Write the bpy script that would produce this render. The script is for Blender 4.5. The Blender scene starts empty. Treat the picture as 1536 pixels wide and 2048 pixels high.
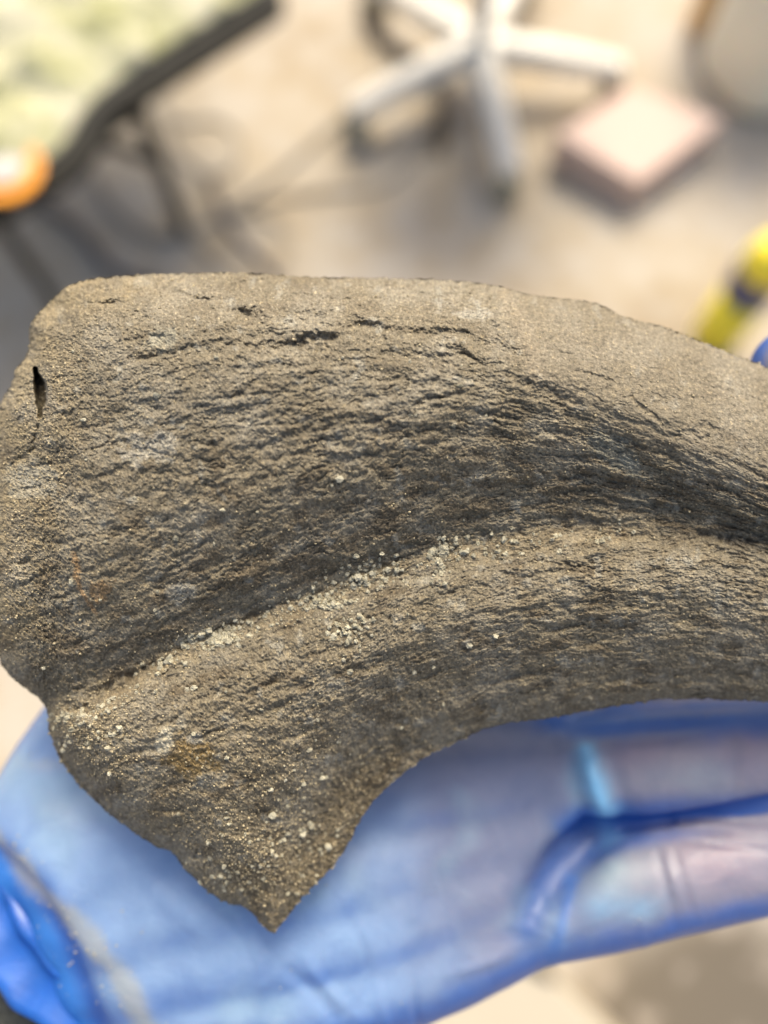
import bpy, bmesh, math, random
import numpy as np
from mathutils import Vector, Matrix
R = math.radians
rng = np.random.RandomState(7)
random.seed(7)

# ------------------------------------------------------------------ camera, world, sun, exposure
scene = bpy.context.scene
COL = scene.collection
H_CAM, PITCH, F = 1.35, 73.0, 1662.0          # camera height (m), degrees below the horizon, focal length in photo pixels
CU, CV = 768.0, 1024.0
sp, cp = math.sin(R(PITCH)), math.cos(R(PITCH))
FWD, UP, RIGHT = Vector((0, cp, -sp)), Vector((0, sp, cp)), Vector((1, 0, 0))
CAM = Vector((0, 0, H_CAM))
cam_d = bpy.data.cameras.new('camera'); cam = bpy.data.objects.new('camera', cam_d); COL.objects.link(cam)
cam.location = CAM; cam.rotation_euler = (R(90 - PITCH), 0, 0)
cam_d.sensor_fit = 'HORIZONTAL'; cam_d.sensor_width = 36.0; cam_d.lens = F / 1536 * 36.0
cam_d.clip_start = 0.01; cam_d.clip_end = 200
cam_d.dof.use_dof = True; cam_d.dof.focus_distance = 0.1345
cam_d.dof.aperture_fstop = 7.0
scene.camera = cam

SUN_EL, SUN_AZ = 52.0, 12.0                   # azimuth measured from straight ahead (+Y), negative would be to the left
w = bpy.data.worlds.new("World"); scene.world = w; w.use_nodes = True
nt = w.node_tree; bg = nt.nodes['Background']
sky = nt.nodes.new('ShaderNodeTexSky'); sky.sky_type = 'NISHITA'; sky.sun_disc = False
sky.sun_elevation = R(SUN_EL); sky.sun_rotation = R(SUN_AZ)
sky.dust_density = 6.0; sky.air_density = 1.0; sky.ozone_density = .6
nt.links.new(sky.outputs[0], bg.inputs[0]); bg.inputs[1].default_value = 0.15
sd = bpy.data.lights.new('sun', 'SUN'); sd.energy = 2.5; sd.angle = R(28); sd.color = (1, .915, .73)
sun = bpy.data.objects.new('sun', sd); COL.objects.link(sun)
a, e = R(SUN_AZ), R(SUN_EL)
to_sun = Vector((math.sin(a) * math.cos(e), math.cos(a) * math.cos(e), math.sin(e)))
sun.rotation_euler = to_sun.to_track_quat('Z', 'Y').to_euler()
vs = scene.view_settings
vs.view_transform = 'Standard'; vs.look = 'None'; vs.gamma = 1; vs.use_curve_mapping = False
vs.exposure = 0.68
scene.render.engine = 'CYCLES'
scene.cycles.use_denoising = True
scene.cycles.max_bounces = 6

# ------------------------------------------------------------------ helpers
def G(u, v, h=0.0):
    """world point at height h seen at photo pixel (u, v)"""
    d = RIGHT * ((u - CU) / F) + UP * (-(v - CV) / F) + FWD
    t = (h - H_CAM) / d.z
    return CAM + d * t

def tag(o, label=None, cat=None, group=None, kind=None):
    if label: o['label'] = label
    if cat: o['category'] = cat
    if group: o['group'] = group
    if kind: o['kind'] = kind
    return o

def empty(name, loc, label=None, cat=None, group=None, rz=0):
    o = bpy.data.objects.new(name, None); COL.objects.link(o)
    o.location = loc; o.rotation_euler = (0, 0, rz); o.empty_display_size = .05
    return tag(o, label, cat, group)

def link_mesh(name, me, mat, parent=None, smooth=True):
    o = bpy.data.objects.new(name, me); COL.objects.link(o)
    me.materials.clear(); me.materials.append(mat)
    if smooth: me.polygons.foreach_set('use_smooth', [True] * len(me.polygons))
    if parent is not None:
        o.parent = parent
        bpy.context.view_layer.update()
        o.matrix_parent_inverse = parent.matrix_world.inverted()
    return o

def bm_obj(name, bm, mat, parent=None, smooth=False, bevel=0, seg=3):
    me = bpy.data.meshes.new(name); bmesh.ops.recalc_face_normals(bm, faces=bm.faces); bm.to_mesh(me); bm.free()
    o = link_mesh(name, me, mat, parent, smooth)
    if bevel:
        m = o.modifiers.new('bevel', 'BEVEL'); m.width = bevel; m.segments = seg; m.limit_method = 'ANGLE'
        if not smooth:
            me.polygons.foreach_set('use_smooth', [True] * len(me.polygons)); m.harden_normals = True
    return o

def prism(bm, pts, z0, z1, top_pts=None):
    """pts: ring of xy; optional other ring for the top"""
    top_pts = top_pts or pts
    lo = [bm.verts.new((p[0], p[1], z0)) for p in pts]
    hi = [bm.verts.new((p[0], p[1], z1)) for p in top_pts]
    n = len(pts)
    bm.faces.new(lo[::-1]); bm.faces.new(hi)
    for i in range(n): bm.faces.new((lo[i], lo[(i + 1) % n], hi[(i + 1) % n], hi[i]))

def bar(bm, a, b, w, h=None, w2=None):
    """box beam between two points"""
    a, b = Vector(a), Vector(b); h = h or w; w2 = w2 or w
    d = (b - a).normalized(); side = d.cross(Vector((0, 0, 1)))
    side = side.normalized() if side.length > 1e-4 else Vector((1, 0, 0))
    up = side.cross(d).normalized()
    vv = []
    for p, ww in ((a, w), (b, w2)):
        for sx, sy in ((-1, -1), (1, -1), (1, 1), (-1, 1)):
            vv.append(bm.verts.new(p + side * sx * ww / 2 + up * sy * h / 2))
    bm.faces.new(vv[0:4][::-1]); bm.faces.new(vv[4:8])
    for i in range(4): bm.faces.new((vv[i], vv[(i + 1) % 4], vv[4 + (i + 1) % 4], vv[4 + i]))

def lathe(bm, prof, c=(0, 0, 0), n=40):
    rings = []
    for r, z in prof:
        if r < 1e-6: rings.append([bm.verts.new((c[0], c[1], c[2] + z))])
        else: rings.append([bm.verts.new((c[0] + r * math.cos(2 * math.pi * i / n), c[1] + r * math.sin(2 * math.pi * i / n), c[2] + z)) for i in range(n)])
    for A, B in zip(rings, rings[1:]):
        for i in range(n):
            j = (i + 1) % n
            if len(A) == 1 and len(B) == 1: continue
            if len(A) == 1: bm.faces.new((A[0], B[j], B[i]))
            elif len(B) == 1: bm.faces.new((A[i], A[j], B[0]))
            else: bm.faces.new((A[i], A[j], B[j], B[i]))

def catmull(pts, per=10):
    P = [np.array(p, float) for p in pts]; P = [2 * P[0] - P[1]] + P + [2 * P[-1] - P[-2]]
    out = []
    for i in range(1, len(P) - 2):
        for k in range(per):
            t = k / per
            out.append(.5 * ((2 * P[i]) + (-P[i - 1] + P[i + 1]) * t + (2 * P[i - 1] - 5 * P[i] + 4 * P[i + 1] - P[i + 2]) * t * t + (-P[i - 1] + 3 * P[i] - 3 * P[i + 1] + P[i + 2]) * t ** 3))
    out.append(P[-2]); return np.array(out)

def tube(bm, pts, r, n=10, per=10):
    c = catmull(pts, per) if len(pts) > 2 else np.array(pts, float)
    rings = []
    for i, p in enumerate(c):
        d = Vector(c[min(i + 1, len(c) - 1)] - c[max(i - 1, 0)]).normalized()
        s = d.cross(Vector((0, 0, 1)));  s = s.normalized() if s.length > 1e-3 else Vector((1, 0, 0))
        q = s.cross(d)
        rings.append([bm.verts.new(Vector(p) + (s * math.cos(2 * math.pi * k / n) + q * math.sin(2 * math.pi * k / n)) * r) for k in range(n)])
    for A, B in zip(rings, rings[1:]):
        for k in range(n): bm.faces.new((A[k], A[(k + 1) % n], B[(k + 1) % n], B[k]))
    bm.faces.new(rings[0][::-1]); bm.faces.new(rings[-1])

# ---- node helpers
class NT:
    def __init__(s, name):
        s.m = bpy.data.materials.new(name); s.m.use_nodes = True; s.t = s.m.node_tree; s.n = s.t.nodes; s.l = s.t.links
        s.b = s.n['Principled BSDF']
    def new(s, t, **k):
        x = s.n.new(t)
        for a, v in k.items():
            setattr(x, a, v)
        return x
    def link(s, a, b): s.l.new(a, b)
    def coord(s, kind='Object'): return s.new('ShaderNodeTexCoord').outputs[kind]
    def noise(s, vec, scale, detail=4, rough=.6, dist=0.):
        x = s.new('ShaderNodeTexNoise'); x.inputs['Scale'].default_value = scale; x.inputs['Detail'].default_value = detail
        x.inputs['Roughness'].default_value = rough; x.inputs['Distortion'].default_value = dist
        s.link(vec, x.inputs['Vector']); return x.outputs['Fac']
    def ramp(s, fac, stops):
        x = s.new('ShaderNodeValToRGB'); cr = x.color_ramp
        while len(cr.elements) < len(stops): cr.elements.new(.5)
        for el, (p, c) in zip(cr.elements, stops):
            el.position = p; el.color = (*c, 1) if len(c) == 3 else c
        s.link(fac, x.inputs[0]); return x.outputs[0]
    def mix(s, f, a, b, mode='MIX'):
        x = s.new('ShaderNodeMix', data_type='RGBA', blend_type=mode)
        for sock, v in ((x.inputs[0], f), (x.inputs[6], a), (x.inputs[7], b)):
            if isinstance(v, (int, float)): sock.default_value = v
            elif isinstance(v, tuple): sock.default_value = (*v, 1)
            else: s.link(v, sock)
        return x.outputs[2]
    def bump(s, h, strength, dist, nrm=None):
        x = s.new('ShaderNodeBump'); x.inputs['Strength'].default_value = strength; x.inputs['Distance'].default_value = dist
        s.link(h, x.inputs['Height'])
        if nrm: s.link(nrm, x.inputs['Normal'])
        return x.outputs[0]
    def out(s, col=None, rough=None, nrm=None, **k):
        if col is not None:
            if isinstance(col, tuple): s.b.inputs['Base Color'].default_value = (*col, 1)
            else: s.link(col, s.b.inputs['Base Color'])
        if rough is not None:
            if isinstance(rough, (int, float)): s.b.inputs['Roughness'].default_value = rough
            else: s.link(rough, s.b.inputs['Roughness'])
        if nrm is not None: s.link(nrm, s.b.inputs['Normal'])
        for a, v in k.items(): s.b.inputs[a.replace('_', ' ')].default_value = v
        return s.m

def simple(name, c, rough=.6, var=.25, scale=30, bump=.15, **k):
    m = NT(name); co = m.coord('Object'); n = m.noise(co, scale, 5)
    lo = tuple(x * (1 - var) for x in c); hi = tuple(min(1, x * (1 + var)) for x in c)
    return m.out(m.ramp(n, [(.3, lo), (.7, hi)]), rough, m.bump(m.noise(co, scale * 4, 4), bump, .002), **k)

# ------------------------------------------------------------------ numpy noise
_perm = rng.permutation(512).astype(np.int64)
_perm = np.concatenate([_perm, _perm])
_ga = rng.rand(512) * 2 * np.pi
_gx, _gy = np.cos(_ga), np.sin(_ga)
def perlin(x, y, seed=0):
    x = x + seed * 17.31; y = y + seed * 9.73
    xi = np.floor(x).astype(np.int64); yi = np.floor(y).astype(np.int64)
    fx = x - xi; fy = y - yi
    ux = fx * fx * fx * (fx * (fx * 6 - 15) + 10); uy = fy * fy * fy * (fy * (fy * 6 - 15) + 10)
    xi &= 511; yi &= 511; x1 = (xi + 1) & 511; y1 = (yi + 1) & 511
    def g(a, b, dx, dy):
        h = _perm[_perm[a] + b] & 511
        return _gx[h] * dx + _gy[h] * dy
    n0 = g(xi, yi, fx, fy); n1 = g(x1, yi, fx - 1, fy); n2 = g(xi, y1, fx, fy - 1); n3 = g(x1, y1, fx - 1, fy - 1)
    return ((n0 + ux * (n1 - n0)) * (1 - uy) + (n2 + ux * (n3 - n2)) * uy) * 1.5
def fbm(x, y, oct=4, seed=0, gain=.5):
    s = 0; a = 1; t = 0
    for k in range(oct):
        s = s + a * perlin(x * 2 ** k, y * 2 ** k, seed + k * 3); t += a; a *= gain
    return s / t
def sstep(x, a, b):
    t = np.clip((x - a) / (b - a), 0, 1); return t * t * (3 - 2 * t)
def gauss(A, s):
    k = int(3 * s) + 1; ker = np.exp(-.5 * (np.arange(-k, k + 1) / s) ** 2); ker /= ker.sum()
    for ax in (0, 1):
        P = np.pad(A, [(k, k) if i == ax else (0, 0) for i in (0, 1)], mode='edge'); B = np.zeros_like(A)
        for i, wgt in enumerate(ker):
            B += wgt * (P[i:i + A.shape[0], :] if ax == 0 else P[:, i:i + A.shape[1]])
        A = B
    return A
def poly_dist(U, V, pts):
    """distance to a polyline and the position 0..1 along it"""
    best = np.full(U.shape, 1e9); along = np.zeros(U.shape); n = len(pts) - 1
    for i in range(n):
        (x0, y0), (x1, y1) = pts[i], pts[i + 1]; dx, dy = x1 - x0, y1 - y0
        t = np.clip(((U - x0) * dx + (V - y0) * dy) / (dx * dx + dy * dy + 1e-9), 0, 1)
        d = np.hypot(U - x0 - t * dx, V - y0 - t * dy)
        m = d < best; best = np.where(m, d, best); along = np.where(m, (i + t) / n, along)
    return best, along

# ------------------------------------------------------------------ setting: floor
def mat_floor():
    m = NT('worn_concrete'); co = m.coord('Object')
    n1 = m.noise(co, 2.2, 5, .6); n2 = m.noise(co, 14, 5, .65); n3 = m.noise(co, 160, 3, .6)
    base = m.ramp(n1, [(.36, (.30, .235, .150)), (.48, (.385, .315, .215)), (.62, (.42, .37, .30))])
    base = m.mix(m.ramp(n2, [(.42, (0, 0, 0)), (.62, (.5, .5, .5))]), base, (.46, .43, .38))
    base = m.mix(m.ramp(n3, [(.3, (.25, .25, .25)), (.6, (0, 0, 0))]), base, (.22, .19, .15))
    # the person's shadow painted into the concrete colour, with pale spots (right, near the feet)
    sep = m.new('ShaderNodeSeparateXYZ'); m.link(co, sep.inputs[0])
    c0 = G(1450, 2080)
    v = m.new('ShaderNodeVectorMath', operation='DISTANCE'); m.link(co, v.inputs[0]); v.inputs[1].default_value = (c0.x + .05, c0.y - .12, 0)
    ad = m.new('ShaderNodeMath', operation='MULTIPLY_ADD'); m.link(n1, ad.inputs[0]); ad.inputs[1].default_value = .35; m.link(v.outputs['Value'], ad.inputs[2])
    body_shade = m.ramp(ad.outputs[0], [(.44, (1, 1, 1)), (.60, (0, 0, 0))])
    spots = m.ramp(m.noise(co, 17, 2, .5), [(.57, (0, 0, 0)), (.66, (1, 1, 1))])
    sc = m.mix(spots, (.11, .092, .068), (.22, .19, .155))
    base = m.mix(body_shade, base, sc)
    return m.out(base, .85, m.bump(n3, .2, .004))
bm = bmesh.new(); s = 40
# one sheet, finer near the middle
vv = [bm.verts.new(p) for p in ((-s, -s, 0), (s, -s, 0), (s, s, 0), (-s, s, 0))]; bm.faces.new(vv)
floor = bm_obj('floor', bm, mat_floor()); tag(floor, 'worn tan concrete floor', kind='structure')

# ------------------------------------------------------------------ the stone (mm frame: x right, y up, z towards the camera, origin 150 mm in front of the lens)
D0 = 150.0
ROT = Matrix((RIGHT, UP, -FWD)).transposed().to_4x4()
FRAME = Matrix.Translation(CAM + FWD * (D0 / 1000)) @ ROT
def LX(u, v, z):
    k = (D0 - z) / F
    return (u - CU) * k, -(v - CV) * k

top = [(100, 605), (125, 580), (165, 562), (240, 552), (330, 549), (480, 545), (600, 553), (740, 556), (860, 559), (950, 566), (1010, 576), (1060, 588), (1130, 598), (1190, 606), (1260, 637), (1330, 655), (1400, 680), (1470, 710), (1540, 737), (1650, 790), (1800, 880), (1880, 960)]
left = [(100, 605), (72, 630), (60, 655), (60, 690), (52, 712), (34, 735), (22, 770), (5, 800), (-8, 850), (-25, 930), (-34, 1030), (-38, 1140), (-32, 1215), (-18, 1275)]
bottom = [(-18, 1275), (-4, 1312), (14, 1345), (42, 1370), (74, 1393), (94, 1420), (98, 1455), (108, 1490), (128, 1530), (160, 1572), (205, 1615), (250, 1652), (310, 1690), (345, 1705), (372, 1740), (420, 1785), (455, 1806), (492, 1815), (520, 1845), (545, 1866), (562, 1850), (600, 1800), (645, 1755), (690, 1700), (715, 1650), (740, 1610), (790, 1560), (850, 1515), (905, 1488), (960, 1462), (1020, 1446), (1110, 1434), (1200, 1418), (1280, 1405), (1340, 1398), (1430, 1398), (1540, 1404), (1680, 1412), (1800, 1400), (1880, 1370)]
right = [(1880, 960), (1925, 1040), (1950, 1150), (1935, 1270), (1880, 1370)]

def resample(pts, n, power=None):
    c = catmull(pts, 8); d = np.r_[0, np.cumsum(np.hypot(*np.diff(c, axis=0).T))]; t = np.linspace(0, d[-1], n)
    return np.stack([np.interp(t, d, c[:, 0]), np.interp(t, d, c[:, 1])], 1)
NU, NV = 1440, 800
# top and bottom curves: sample by the x coordinate blended with arc length so the rows stay upright
def by_x(pts, n, k=.35):
    c = catmull(pts, 8); seg = np.hypot(*np.diff(c, axis=0).T); dx = np.abs(np.diff(c[:, 0]))
    d = np.r_[0, np.cumsum(k * seg + (1 - k) * dx)]; t = np.linspace(0, d[-1], n)
    return np.stack([np.interp(t, d, c[:, 0]), np.interp(t, d, c[:, 1])], 1)
Tc, Bc = by_x(top, NU, .7), by_x(bottom, NU, .75); Lc, Rc = resample(left, NV), resample(right, NV)
S = np.linspace(0, 1, NU)[None, :, None]; T = np.linspace(0, 1, NV)[:, None, None]
P = ((1 - T) * Tc[None] + T * Bc[None] + (1 - S) * Lc[:, None] + S * Rc[:, None]
     - ((1 - S) * (1 - T) * Tc[0] + S * (1 - T) * Tc[-1] + (1 - S) * T * Bc[0] + S * T * Bc[-1]))
U, V = P[..., 0], P[..., 1]

# raster fields, 4 px cells
rs = 4; u0, v0 = -140, 460
ru = np.arange(u0, 2020, rs).astype(float); rv = np.arange(v0, 1960, rs).astype(float)
RU, RV = np.meshgrid(ru, rv)
cols = [-100, 150, 400, 650, 900, 1150, 1400, 1650, 1950]
guides = [
 ([600, 575, 553, 553, 570, 605, 690, 800, 960],      [10, 13, 14, 14, 13, 13, 12, 10, 7]),
 ([700, 640, 625, 625, 640, 690, 790, 900, 1020],     [12, 16.5, 18, 18.5, 17.5, 17, 15, 12, 8]),
 ([800, 735, 700, 693, 715, 775, 880, 1000, 1080],    [12, 17, 18.6, 19, 19, 19.2, 17.2, 13, 9]),
 ([1000, 930, 860, 820, 800, 850, 935, 1040, 1100],   [12, 18.5, 21, 22, 21.5, 18.5, 16.8, 13, 9]),
 ([1200, 1130, 1020, 950, 905, 925, 985, 1075, 1120], [10.5, 18, 20.5, 21.2, 19.5, 15.2, 14, 12, 8.5]),
 ([1330, 1290, 1180, 1090, 1020, 1000, 1030, 1095, 1135], [9, 13.5, 15.8, 15.6, 13.8, 11.2, 10.5, 10, 8]),
 ([1480, 1398, 1283, 1185, 1108, 1070, 1072, 1125, 1155], [12, 10, 9.6, 10, 9.8, 9.6, 9.2, 9, 7]),
 ([1560, 1440, 1325, 1228, 1148, 1104, 1108, 1150, 1185], [12, 11.6, 12.6, 13, 13, 13.2, 12.5, 10, 8]),
 ([1620, 1520, 1430, 1340, 1240, 1190, 1180, 1220, 1260], [9, 12.3, 14.6, 15.2, 15, 14.8, 14, 10.5, 8]),
 ([1680, 1600, 1530, 1440, 1330, 1290, 1280, 1310, 1320], [5, 10.5, 13.6, 13.2, 13, 13, 12.5, 9.5, 7]),
 ([1900, 1690, 1780, 1760, 1500, 1425, 1400, 1420, 1430], [3, 6, 6.5, 6.5, 8, 8, 8, 7, 5]),
]
GV = np.stack([np.interp(ru, cols, g[0]) for g in guides]); GH = np.stack([np.interp(ru, cols, g[1]) for g in guides])
GV = np.stack([gauss(r[None, :], 12)[0] for r in GV]); GH = np.stack([gauss(r[None, :], 12)[0] for r in GH])
Q = np.zeros(RU.shape); Hb = np.zeros(RU.shape)
for j in range(len(ru)):
    Q[:, j] = np.interp(rv, GV[:, j], np.arange(len(guides))); Hb[:, j] = np.interp(rv, GV[:, j], GH[:, j])
FLOW = np.zeros(RU.shape)
flow_pos = np.array([0, 7, 14, 26, 36, 46, 54, 58, 66, 76, 92.]) * .9   # mm across the grain
for j in range(len(ru)): FLOW[:, j] = np.interp(rv, GV[:, j], flow_pos)
FLOW = gauss(FLOW, 5)
Hb = gauss(Hb, 4.0)
dT, _ = poly_dist(RU, RV, catmull(top, 2)); dL, _ = poly_dist(RU, RV, catmull(left, 2))
dB, _ = poly_dist(RU, RV, catmull(bottom, 2)); dR, _ = poly_dist(RU, RV, catmull(right, 2))
def rnd(d, r): return np.sqrt(np.clip(1 - (1 - np.clip(d / r, 0, 1)) ** 2, 0, 1))
rT = 185.; rL = 90. + 60 * sstep(RV, 1250, 900); rB = 290 - 190 * sstep(RU, 740, 500) + 0 * RU
EDGE = rnd(dT, rT) * np.minimum(rnd(dL, rL), rnd(dB, rB)) * rnd(dR, 160)
RAST = Hb * EDGE
# corner facet at the lower left, hollow at the middle bottom
def blob(u, v, su, sv, ang=0):
    c, s_ = math.cos(R(ang)), math.sin(R(ang)); x = RU - u; y = RV - v
    return np.exp(-.5 * (((x * c + y * s_) / su) ** 2 + ((-x * s_ + y * c) / sv) ** 2))
RAST -= 4.5 * blob(140, 1560, 26, 95, -38)
RAST -= 5.5 * blob(700, 1600, 75, 170, 38)
RAST += 1.0 * blob(470, 1600, 60, 120, 38)
RAST = np.maximum(RAST, 2.2 * EDGE)
RAST += 1.8 * blob(360, 1480, 110, 80, 35)
RAST += 1.6 * blob(500, 1700, 90, 30, 40)
RAST -= 1.6 * blob(60, 930, 50, 40)
RAST -= 1.2 * blob(1230, 900, 120, 50, 35)
RAST -= 1.5 * blob(220, 1350, 80, 30, -20)
RAST += 1.2 * blob(480, 770, 110, 30, -5)
RAST += .9 * blob(200, 1060, 60, 110)
RAST += 1.2 * blob(-5, 1150, 40, 90)

def sample(A, U, V):
    x = np.clip((U - u0) / rs, 0, A.shape[1] - 1.001); y = np.clip((V - v0) / rs, 0, A.shape[0] - 1.001)
    i = x.astype(int); j = y.astype(int); fx = x - i; fy = y - j
    return (A[j, i] * (1 - fx) + A[j, i + 1] * fx) * (1 - fy) + (A[j + 1, i] * (1 - fx) + A[j + 1, i + 1] * fx) * fy
Z = sample(RAST, U, V) * 1.06; FL = sample(FLOW, U, V)
EN = sample(sstep(np.minimum(np.minimum(dT, dL), np.minimum(dB, dR)), 0, 30), U, V)
k0 = 139 / F
MX, MY = U * k0, V * k0                               # mm
# wobble so strokes never look drawn
WU = U + 9 * fbm(MX * .35, MY * .35, 3, 40); WV = V + 9 * fbm(MX * .35, MY * .35, 3, 50)
WU += 5 * fbm(MX * 1.2, MY * 1.2, 2, 60); WV += 5 * fbm(MX * 1.2, MY * 1.2, 2, 70)

strokes = [  # points, half width px, depth mm
 ([(68, 735), (80, 770), (84, 800), (80, 835)], .1, -.01), ([(80, 835), (74, 870), (58, 905), (20, 935)], 5, -2.0),
 ([(258, 720), (300, 712), (345, 704), (400, 692), (470, 688), (560, 692)], 6, -1.3),
 ([(560, 694), (610, 692), (668, 684)], 14, -1.9), ([(462, 612), (490, 632), (530, 634)], 12, -1.8), ([(540, 622), (590, 628), (640, 632)], 8, -.8),
 ([(690, 654), (730, 650), (768, 656)], 12, -1.5), ([(328, 580), (380, 592), (430, 604), (470, 612)], 4, -1.1),
 ([(770, 662), (850, 668), (940, 672)], 9, -.9), ([(480, 668), (520, 672), (565, 664)], 7, -1.0),
 ([(560, 698), (700, 705), (850, 712), (960, 724)], 4, -.8),
 ([(140, 706), (150, 684), (166, 664)], 6, -1.3), ([(460, 800), (480, 790), (500, 772), (526, 756)], 5, -1.2),
 ([(465, 948), (490, 938), (500, 912)], 5, -1.0), ([(285, 945), (340, 946), (380, 936)], 4, -.9),
 ([(420, 900), (440, 885), (452, 870)], 5, -.8), ([(500, 900), (540, 890), (560, 878), (640, 860), (700, 835)], 6, -1.0),
 ([(420, 830), (540, 850), (620, 838), (700, 810)], 4, -.6), ([(640, 860), (760, 840), (860, 800), (960, 790)], 5, -.7),
 ([(800, 815), (900, 790), (980, 775), (1060, 790)], 4, -.7), ([(990, 735), (1060, 770), (1120, 790), (1160, 815)], 8, -1.0),
 ([(1203, 770), (1260, 800), (1308, 830), (1345, 866), (1358, 872)], 3.5, -.9), ([(1358, 872), (1390, 868), (1420, 888)], 7, -1.3),
 ([(1350, 752), (1400, 768), (1450, 782), (1540, 808)], 4, -.7), ([(1220, 700), (1330, 745), (1400, 752)], 3.5, -.4),
 ([(1330, 905), (1400, 945), (1480, 965), (1560, 1000)], 6, -.9), ([(1170, 850), (1250, 880), (1330, 905)], 7, -.8),
 ([(1400, 1068), (1470, 1078), (1540, 1084), (1700, 1110)], 9, -2.4), ([(1030, 1130), (1100, 1126), (1160, 1130), (1212, 1112)], 4, -.9),
 ([(960, 1140), (1060, 1150), (1120, 1142)], 4, -.6), ([(860, 1170), (880, 1190), (920, 1180), (1000, 1170)], 3, -.5),
 ([(185, 1392), (215, 1380), (270, 1348), (330, 1305)], 12, -2.0), ([(330, 1305), (420, 1268), (520, 1224), (640, 1180)], 6, -1.3),
 ([(640, 1180), (760, 1132), (860, 1100)], 5, -.9), ([(130, 1415), (160, 1420), (185, 1410)], 9, -1.5),
 ([(30, 1128), (50, 1125), (62, 1112)], 6, -1.4), ([(0, 1190), (60, 1165), (115, 1130)], 5, -.7), ([(0, 1090), (14, 1110), (10, 1140)], 5, -1),
 ([(150, 1180), (165, 1215), (185, 1240)], 3, -.4), ([(640, 1190), (700, 1300), (690, 1350)], 3, -.3), ([(820, 1410), (850, 1380), (870, 1350)], 3, -.4),
 ([(1140, 1350), (1135, 1390), (1120, 1410)], 4, -.5), ([(770, 1440), (720, 1480), (690, 1520)], 7, -.6), ([(640, 1500), (590, 1560), (530, 1640)], 10, -.7),
 ([(240, 1560), (262, 1640), (300, 1690)], 5, -.5), ([(345, 1690), (390, 1712), (430, 1700)], 8, -1.1), ([(560, 1840), (600, 1790)], 8, -1.0),
 ([(1000, 575), (1035, 620), (1060, 690), (1075, 750)], 17, .55), ([(960, 625), (1000, 640), (1030, 660)], 10, .4), ([(900, 650), (960, 690), (1000, 700)], 6, -.5),
 ([(300, 735), (420, 720), (560, 722), (720, 735)], 12, .45), ([(170, 1440), (200, 1480), (240, 1590)], 8, .8),
 ([(120, 820), (110, 880), (60, 910)], 16, .8), ([(900, 1040), (1000, 1030), (1100, 1000)], 7, -.8), ([(1000, 985), (1100, 965), (1220, 985)], 6, -.7),
]
for pts, wd, dp in strokes:
    pts = [tuple(p) for p in catmull(pts, 4)] if len(pts) > 2 else pts
    xs = [p[0] for p in pts]; ys = [p[1] for p in pts]; pad = wd * 3 + 20
    m = (U > min(xs) - pad) & (U < max(xs) + pad) & (V > min(ys) - pad) & (V < max(ys) + pad)
    if not m.any(): continue
    d, t = poly_dist(WU[m], WV[m], pts)
    dp *= .62 if wd < 8 and dp < 0 and max(ys) < 1050 else 1
    taper = .35 + .65 * np.sin(np.pi * np.clip(t, .02, .98))
    mod = .75 + .5 * perlin(MX[m] * .8, MY[m] * .8, 77)
    if dp < 0:   # steep upper bank, gentler lower one
        Z[m] += dp * taper * mod * np.exp(-.5 * (d / (wd * .8)) ** 2)
    else:
        Z[m] += dp * taper * np.exp(-.5 * (d / wd) ** 2)

# grain: long streaks that follow the flow
smooth_ur = sstep(V - np.interp(U, [900, 1060, 1200, 1330, 1540, 1900], [650, 740, 860, 915, 1010, 1100]), 30, -40) * sstep(U, 960, 1080)
low_lobe = sstep(V - np.interp(U, [-100, 150, 400, 650, 900, 1150, 1400, 1900], [1560, 1440, 1325, 1228, 1148, 1104, 1108, 1180]), -10, 40)
streak = (1 - .50 * smooth_ur) * (1 - .40 * low_lobe * sstep(U, 900, 600)) * (1 - .12 * low_lobe)
streak *= .55 + .45 * sstep(fbm(MX * .08, MY * .08, 2, 11), -.3, .3)
streak *= .35 + .65 * sstep(U, 120, 420)
wx = MX + 1.2 * fbm(MX * .3, MY * .3, 2, 21); wf = FL + .9 * fbm(MX * .22, MY * .22, 3, 31) + .25 * perlin(MX * 1.1, MY * 1.1, 33)
r1 = 1 - np.abs(perlin(wx * .16, wf * .62, 5)) * 2.2
r2 = 1 - np.abs(perlin(wx * .34, wf * 1.25, 6)) * 2.2
r3 = 1 - np.abs(perlin(wx * .8, wf * 2.4, 7)) * 2.2
s1 = perlin(wx * .07, wf * .30, 8)
patch = .25 + .75 * sstep(fbm(MX * .16, FL * .22, 3, 9), -.25, .35)
up_half = .55 + .45 * sstep(V - np.interp(U, [0, 600, 1000, 1540], [780, 720, 770, 1000]), -40, 120)
Z += streak * up_half * (.62 * s1 + .34 * perlin(wx * .24, wf * .75, 10) + .24 * perlin(wx * .55, wf * 1.3, 13) - patch * (.42 * np.clip(r1, 0, 1) ** 3 + .36 * np.clip(r2, 0, 1) ** 2.5 + .20 * np.clip(r3, 0, 1) ** 2))
# many short shallow furrows that follow the flow
for k in range(520):
    fu = rng.uniform(60, 1540); ln = rng.uniform(14, 75); fq = rng.uniform(0, 78); us = fu + np.linspace(-ln, ln, 5)
    js = np.clip(((us - u0) / rs).astype(int), 0, len(ru) - 1); vsn = np.array([np.interp(fq, FLOW[:, j], rv) for j in js]) + rng.normal(0, 2.5, 5)
    wd = rng.uniform(2.2, 5.0); dp = -rng.uniform(.12, .55) * (.7 if fu > 1050 and fq < 14 else 1)
    m = np.nonzero((np.abs(U[0] - 0) >= 0))[0]
    m = (U > us[0] - 18) & (U < us[-1] + 18) & (V > vsn.min() - 18) & (V < vsn.max() + 18)
    if not m.any(): continue
    d, t = poly_dist(WU[m], WV[m] + 5 * np.sin(k), list(zip(us, vsn)))
    Z[m] += dp * np.sin(np.pi * np.clip(t, .02, .98)) * np.exp(-.5 * (d / wd) ** 2)
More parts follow.
